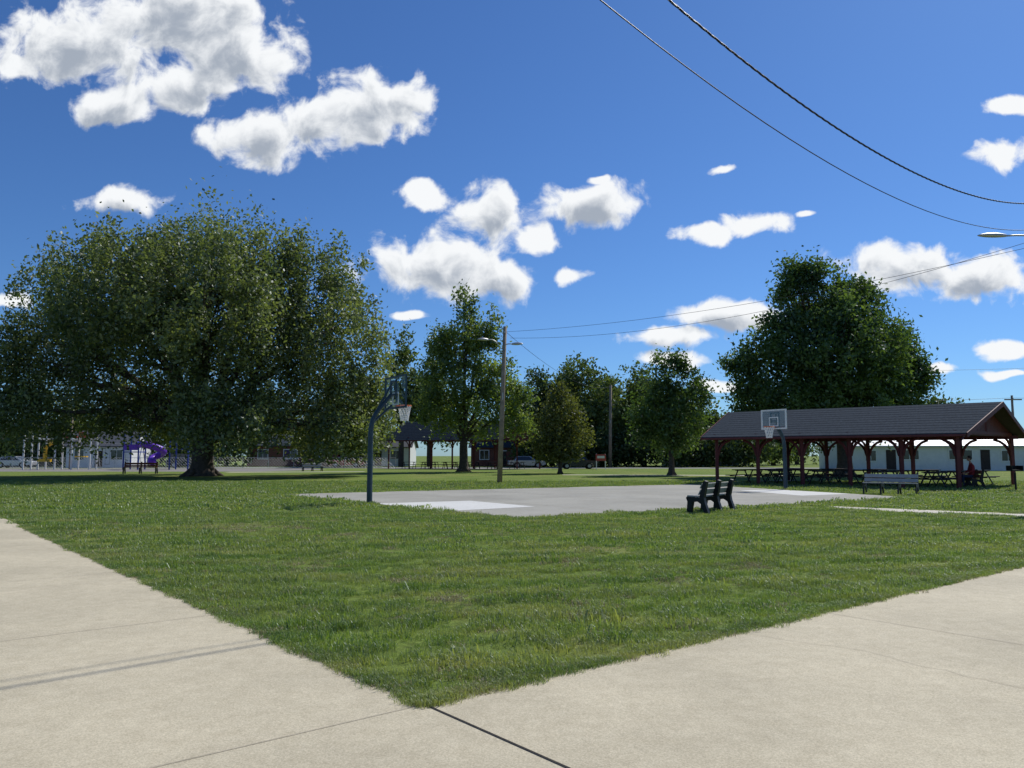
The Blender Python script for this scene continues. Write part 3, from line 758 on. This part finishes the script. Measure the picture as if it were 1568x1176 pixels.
# ------------------------------------------------------------------ fence, playground
f = empty('chain_link_fence', (0, 0, 0))
fp = MB(); fw = MB()
def fline(p, q, step, h=1.25):
    p = V(p); q = V(q); n = int((q-p).length/step)
    for i in range(n+1):
        c = p.lerp(q, i/n); fp.tube([(c.x, c.y, 0), (c.x, c.y, h+.06)], .035, 6)
    fp.tube([(p.x, p.y, h), (q.x, q.y, h)], .025, 6)
    d = (q-p).normalized(); L_ = (q-p).length; k = 0
    while k*.35 < L_-h:
        a = p+d*(k*.35); b = a+d*h
        fw.tube([(a.x, a.y, .05), (b.x, b.y, h)], .006, 3); fw.tube([(b.x, b.y, .05), (a.x, a.y, h)], .006, 3); k += 1
fline((-72, 93, 0), (-14, 93.5, 0), 3.0)
fp.obj('posts_and_rail', 'steel', f); fw.obj('mesh', 'steel', f)

mbars = empty('climbing_bars', (-49, 85, 0))
a = MB()
for x in (-4, -2.4, -.6, 1.2, 3.2):
    for y in (-.7, .7):
        a.tube([(x, y, 0), (x, y, 4.0 if x < 3 else 3.2)], .09, 8)
for y in (-.7, .7): a.tube([(-4, y, 3.3), (3.2, y, 3.3)], .06, 6)
a.obj('posts', 'white_paint', mbars)
a = MB()
for i in range(10): a.tube([(-3.6+.7*i, -.7, 3.3), (-3.6+.7*i, .7, 3.3)], .035, 6)
a.obj('rungs', 'steel', mbars)
a = MB(); a.tube([(-1.6, -.8, .9), (-1.6, -.8, 2.4), (-.9, -.8, 2.9)], .2, 8); a.box((-1.6, -.9, 1.0), (1.3, .5, .3)); a.box((1.9, 0, 1.4), (1.0, .9, .12)); a.obj('panels', 'yellow', mbars)
a = MB(); a.box((.3, 0, 3.55), (1.6, 1.6, .12)); a.box((1.9, -.05, 3.8), (.7, .1, .6)); a.obj('canopy', 'red_sign', mbars)

pg = empty('playground_slide', (-38.5, 85, 0))
a = MB()
for x in (-3.6, -2.0, 1.4, 3.4):
    for y in (-.8, .8): a.tube([(x, y, 0), (x, y, 3.9)], .08, 8)
a.box((-2.8, 0, 1.9), (1.7, 1.7, .1)); a.box((2.4, 0, 2.2), (2.0, 1.7, .1)); a.obj('posts_and_decks', 'blue', pg)
a = MB()
pts = [(-1.9+.0, -1.0, 2.7)]
for i in range(26):
    t = i/25; an = -math.pi/2+t*5.5
    pts.append((-.6+1.0*math.cos(an)+t*1.6, -1.6+.9*math.sin(an), 2.7-1.9*t))
a.tube(pts, .36, 12); a.obj('tube_slide', 'purple', pg, True)
a = MB(); a.box((-2.8, -.86, 2.4), (1.5, .06, .6)); a.obj('panels', 'purple', pg)

sw = empty('swing_set', (-44.5, 88, 0)); a = MB()
for x in (-2.6, 2.6):
    for y in (-1, 1): a.tube([(x, y, 0), (x, 0, 2.9)], .05, 8)
a.tube([(-2.7, 0, 2.9), (2.7, 0, 2.9)], .055, 8); a.obj('frame', 'steel', sw)
a = MB()
for x in (-1.3, 1.0):
    a.tube([(x-.25, 0, 2.9), (x-.25, 0, .55)], .012, 4); a.tube([(x+.25, 0, 2.9), (x+.25, 0, .55)], .012, 4); a.box((x, 0, .54), (.52, .2, .04))
a.obj('seats', 'black_plastic', sw)

# ------------------------------------------------------------------ cars
def car(name, loc, rz, paint, suv=True):
    r = empty(name, loc, rz); h = 1.75 if suv else 1.42
    b = MB(); bl = .95 if suv else .85
    prof = [(-2.25, .35), (-1.75, .3), (-1.65, .55), (-1.4, .68), (-1.1, .68), (-.9, .55), (-.8, .3), (.85, .3), (.95, .55), (1.15, .68), (1.45, .68), (1.7, .55), (1.8, .3), (2.25, .4), (2.3, .7), (2.15, bl-.03), (1.1, bl+.06), (-2.2, bl+.05), (-2.3, .7)]
    b.prism(prof, (0, 0, 0), (1, 0, 0), (0, 1, 0), 1.8); 
    e0 = 2.1 if suv else 1.6
    lo = [(-e0, .84), (1.15, .84), (1.15, -.84), (-e0, -.84)]; hi = [(-e0+.35, .66), (.35, .66), (.35, -.66), (-e0+.35, -.66)]
    vs = [(x, y, bl+.05) for x, y in lo]+[(x, y, h) for x, y in hi]
    b.add(vs, [(7, 6, 5, 4), (0, 1, 5, 4), (1, 2, 6, 5), (2, 3, 7, 6), (3, 0, 4, 7)])
    b.obj('body', paint, r)
    g = MB()
    def q(i, j, k, l, n):
        P = [V(vs[t]) for t in (i, j, k, l)]; c = sum(P, V())/4
        P = [c+(p-c)*.84+V(n)*.012 for p in P]; g.add(P, [(0, 1, 2, 3)])
    q(0, 1, 5, 4, (0, 1, .3)); q(1, 2, 6, 5, (1, 0, .5)); q(2, 3, 7, 6, (0, -1, .3)); q(3, 0, 4, 7, (-1, 0, .4))
    g.obj('windows', 'glass', r)
    w = MB(); hub = MB()
    for x in (-1.25, 1.3):
        for s in (-1, 1):
            w.tube([(x, s*.68, .34), (x, s*.91, .34)], .34, 18); hub.tube([(x, s*.905, .34), (x, s*.925, .34)], .2, 12)
    w.obj('tyres', 'rubber', r); hub.obj('wheels', 'steel', r)
    l = MB(); l.box((2.27, .6, .72), (.06, .35, .14)); l.box((2.27, -.6, .72), (.06, .35, .14)); l.obj('lights', 'white_paint', r)
car('parked_suv', (7.4, 88.5, 0), .05, 'car_dark')
car('parked_car', (-20.8, 98, 0), 0.0, 'car_red', False)
car('parked_car', (1.8, 96, 0), .1, 'car_silver', False)
car('parked_car', (-62, 97, 0), .1, 'car_silver', False)
car('parked_suv', (-41, 98, 0), .05, 'car_dark')
sg = empty('yard_sign', (9.6, 84, 0)); a = MB(); a.box((0, 0, 1.3), (1.1, .05, .7)); a.obj('panel', 'red_sign', sg)
a = MB()
for s in (-.48, .48): a.tube([(s, .06, 0), (s, .06, 1.7)], .04, 6)
a.box((0, -.04, 1.35), (.8, .02, .26)); a.obj('posts', 'white_paint', sg)

# ------------------------------------------------------------------ seated person
def person(loc, rz):
    root = empty('seated_person', loc, rz)   # faces +x
    J = [((0, 0, .55), .15), ((-.02, 0, .78), .135), ((.0, 0, 1.0), .15), ((.03, 0, 1.12), .09), ((.05, 0, 1.20), .055), ((.07, 0, 1.27), .05),
         ((.0, .19, 1.03), .07), ((.06, .26, .80), .05), ((.30, .18, .68), .04), ((.38, .13, .66), .03),
         ((.0, -.19, 1.03), .07), ((.06, -.26, .80), .05), ((.30, -.18, .68), .04), ((.38, -.13, .66), .03),
         ((.08, .11, .53), .10), ((.46, .15, .55), .075), ((.44, .15, .30), .055), ((.42, .15, .09), .042), ((.55, .16, .05), .035),
         ((.08, -.11, .53), .10), ((.46, -.15, .55), .075), ((.50, -.15, .30), .055), ((.52, -.15, .09), .042), ((.65, -.16, .05), .035)]
    E = [(0, 1), (1, 2), (2, 3), (3, 4), (4, 5), (2, 6), (6, 7), (7, 8), (8, 9), (2, 10), (10, 11), (11, 12), (12, 13), (0, 14), (14, 15), (15, 16), (16, 17), (17, 18), (0, 19), (19, 20), (20, 21), (21, 22), (22, 23)]
    for h, s in ((9, 1), (13, -1)):
        b = V(J[h][0])
        for k in range(4):
            i = len(J); J.append(((b.x+.04, b.y+s*(.03-.02*k), b.z+.0), .010)); J.append(((b.x+.075-.006*abs(k-1.4), b.y+s*(.034-.022*k), b.z-.02), .009))
            E += [(h, i), (i, i+1)]
        i = len(J); J.append(((b.x+.02, b.y-s*.05, b.z), .011)); E.append((h, i))
    me = bpy.data.meshes.new('body'); me.from_pydata([j[0] for j in J], E, [])
    o = bpy.data.objects.new('tmp_body', me); scene.collection.objects.link(o)
    o.modifiers.new('s', 'SKIN'); sv = me.skin_vertices[0].data
    for i, j in enumerate(J): sv[i].radius = (j[1], j[1])
    sv[0].use_root = True
    o.modifiers.new('ss', 'SUBSURF').levels = 2
    dg = bpy.context.evaluated_depsgraph_get(); m2 = bpy.data.meshes.new_from_object(o.evaluated_get(dg))
    bpy.data.objects.remove(o)
    m2.materials.clear()
    for k in ('skin', 'shirt', 'jeans', 'black_plastic'): m2.materials.append(M[k])
    for p in m2.polygons:
        c = p.center; p.use_smooth = True
        mi = 0
        if c.z > .60 and c.x < .22 and c.z < 1.16: mi = 1
        if c.z < .60: mi = 2
        if c.z < .10: mi = 3
        p.material_index = mi
    b = bpy.data.objects.new('body', m2); link(b, root)
    h = MB(); h.ellip((.10, 0, 1.38), (.095, .075, .125), 16, 12); h.ellip((.198, 0, 1.365), (.018, .014, .024), 8, 6)
    for s in (-1, 1): h.ellip((.09, s*.078, 1.37), (.022, .012, .032), 8, 6)
    h.obj('head', 'skin', root, True)
    q = MB(); q.ellip((.075, 0, 1.41), (.105, .088, .12), 16, 12); q.obj('hair', 'hair', root, True)
    e = MB()
    for s in (-1, 1): e.ellip((.183, s*.032, 1.39), (.01, .012, .007), 8, 6)
    e.box((.186, 0, 1.315), (.012, .045, .008)); e.obj('eyes_and_mouth', 'hair', root)
pp = gl+P1(1.0, 3.6, 0)
bench((pp.x, pp.y, .006), math.radians(170), 1.6, 3, 'red_slat', fw=.06)
person((pp.x+.02, pp.y, .006), math.radians(170))

# ------------------------------------------------------------------ sun, sky and clouds
SUN_AZ, SUN_EL = math.radians(43.5), math.radians(46)
sl = bpy.data.lights.new('sun', 'SUN'); sl.energy = 4.5; sl.angle = math.radians(.53); sl.color = (1, .965, .90)
so = link(bpy.data.objects.new('sun', sl))
sd = V((math.sin(SUN_AZ)*math.cos(SUN_EL), math.cos(SUN_AZ)*math.cos(SUN_EL), math.sin(SUN_EL)))
so.rotation_euler = sd.to_track_quat('Z', 'Y').to_euler(); so.location = sd*60

w = bpy.data.worlds.new('World'); scene.world = w; w.use_nodes = True
try:
    w.cycles.sampling_method = 'MANUAL'; w.cycles.sample_map_resolution = 256
except Exception: pass
nt = w.node_tree; nt.nodes.clear(); N = nt.nodes; L = nt.links
CL = [(-.585, .555, .12, .062), (-.45, .59, .13, .068), (-.374, .545, .09, .062), (-.53, .464, .06, .030), (-.43, .50, .09, .038), (-.3355, .425, .072, .038), (-.19, .466, .088, .048), (-.26, .438, .075, .04), (-.673, .524, .036, .022), (-.116, .343, .036, .025), (-.02, .322, .056, .036), (.027, .285, .028, .022), (.1005, .332, .076, .03), (.1165, .365, .014, .007), (-.095, .25, .10, .045), (-.01, .228, .055, .03), (-.1317, .185, .024, .008), (.0755, .231, .026, .013), (.2554, .29, .038, .014), (.3206, .307, .048, .018), (.286, .376, .024, .009), (.39, .318, .014, .006), (.529, .241, .085, .036), (.6146, .232, .09, .032), (.29, .183, .07, .021), (.2097, .155, .065, .014), (.2133, .123, .055, .011), (.2636, .093, .03, .010), (.663, .397, .04, .025), (.671, .469, .036, .014), (.643, .137, .04, .015), (.5527, .109, .04, .008), (.6497, .101, .03, .007), (-.5146, .335, .07, .018), (-.66, .2, .03, .012)]
BIG = [c for c in CL if c[2] > .049]
def vm(N_, L_, op, a, b=None):
    q = N_.new('ShaderNodeVectorMath'); q.operation = op
    for i, x in enumerate((a, b)):
        if x is None: continue
        if isinstance(x, tuple): q.inputs[i].default_value = x
        else: L_.new(x, q.inputs[i])
    return q
def ma(tree_n, tree_l, op, a, b=None, c=None, clamp=False):
    q = tree_n.new('ShaderNodeMath'); q.operation = op; q.use_clamp = clamp
    for i, x in enumerate((a, b, c)):
        if x is None: continue
        if isinstance(x, (int, float)): q.inputs[i].default_value = x
        else: tree_l.new(x, q.inputs[i])
    return q.outputs[0]
tc = N.new('ShaderNodeTexCoord'); sp = N.new('ShaderNodeSeparateXYZ'); L.new(tc.outputs['Generated'], sp.inputs[0])
ay = ma(N, L, 'MAXIMUM', ma(N, L, 'ABSOLUTE', sp.outputs[1]), .08)
X = ma(N, L, 'DIVIDE', sp.outputs[0], ay); Z = ma(N, L, 'DIVIDE', sp.outputs[2], ay)
cx = N.new('ShaderNodeCombineXYZ'); L.new(X, cx.inputs[0]); L.new(Z, cx.inputs[2])
wn = N.new('ShaderNodeTexNoise'); wn.inputs['Scale'].default_value = 14; wn.inputs['Detail'].default_value = 1
L.new(cx.outputs[0], wn.inputs['Vector'])
wv = vm(N, L, 'SUBTRACT', wn.outputs['Color'], (.5, .5, .5)); wv2 = vm(N, L, 'MULTIPLY', wv.outputs[0], (.05, 0, .03))
PW = vm(N, L, 'ADD', cx.outputs[0], wv2.outputs[0]).outputs[0]
def field(pv, lst, det):
    cur = None
    for (x, z, a, b) in lst:
        q = vm(N, L, 'SUBTRACT', pv, (x, 0, z)); q2 = vm(N, L, 'MULTIPLY', q.outputs[0], (1/a, 0, 1/b)); q3 = vm(N, L, 'LENGTH', q2.outputs[0])
        cur = q3.outputs['Value'] if cur is None else ma(N, L, 'SMOOTH_MIN', cur, q3.outputs['Value'], .25)
    fn = N.new('ShaderNodeTexNoise'); fn.inputs['Scale'].default_value = 20; fn.inputs['Detail'].default_value = det; fn.inputs['Roughness'].default_value = .56
    L.new(pv, fn.inputs['Vector'])
    d1 = ma(N, L, 'MULTIPLY', ma(N, L, 'SUBTRACT', 1.05, cur), 1.05)
    n1 = ma(N, L, 'MULTIPLY', ma(N, L, 'SUBTRACT', fn.outputs[0], .5), 2.6)
    return ma(N, L, 'ADD', d1, n1)
D0 = field(PW, CL, 8)
PO = vm(N, L, 'ADD', PW, (.006, 0, .017)).outputs[0]
D1 = field(PO, BIG, 5)
def mr(v, a, b, c=0.0, d=1.0):
    q = N.new('ShaderNodeMapRange'); q.interpolation_type = 'SMOOTHSTEP'
    L.new(v, q.inputs[0]); q.inputs[1].default_value = a; q.inputs[2].default_value = b; q.inputs[3].default_value = c; q.inputs[4].default_value = d
    return q.outputs[0]
alpha = mr(D0, -.08, .45)
shade = mr(D1, .15, 1.15, 0, 1)
sky = N.new('ShaderNodeTexSky'); sky.sky_type = 'NISHITA'; sky.sun_disc = False
sky.sun_elevation = SUN_EL; sky.sun_rotation = SUN_AZ; sky.altitude = 200; sky.air_density = 1.0; sky.dust_density = .3; sky.ozone_density = 3.0
tint = N.new('ShaderNodeMixRGB'); tint.blend_type = 'MULTIPLY'; tint.inputs[0].default_value = 1; tint.inputs[2].default_value = (.43, .68, 1.02, 1)
L.new(sky.outputs[0], tint.inputs[1])
cc = N.new('ShaderNodeMixRGB'); cc.inputs[1].default_value = (9.3, 9.5, 9.7, 1); cc.inputs[2].default_value = (3.7, 4.2, 5.0, 1); L.new(shade, cc.inputs[0])
mx = N.new('ShaderNodeMixRGB'); L.new(alpha, mx.inputs[0]); L.new(tint.outputs[0], mx.inputs[1]); L.new(cc.outputs[0], mx.inputs[2])
bg = N.new('ShaderNodeBackground'); bg.inputs['Strength'].default_value = .1; L.new(mx.outputs[0], bg.inputs[0])
wo = N.new('ShaderNodeOutputWorld'); L.new(bg.outputs[0], wo.inputs[0])

# ------------------------------------------------------------------ camera
cd = bpy.data.cameras.new('camera'); cd.lens = 27.2; cd.sensor_width = 36; cd.clip_end = 5000; cd.clip_start = .05
co_ = link(bpy.data.objects.new('camera', cd)); co_.location = (0, 0, 1.55); co_.rotation_euler = (math.radians(90+5.26), 0, 0)
scene.camera = co_
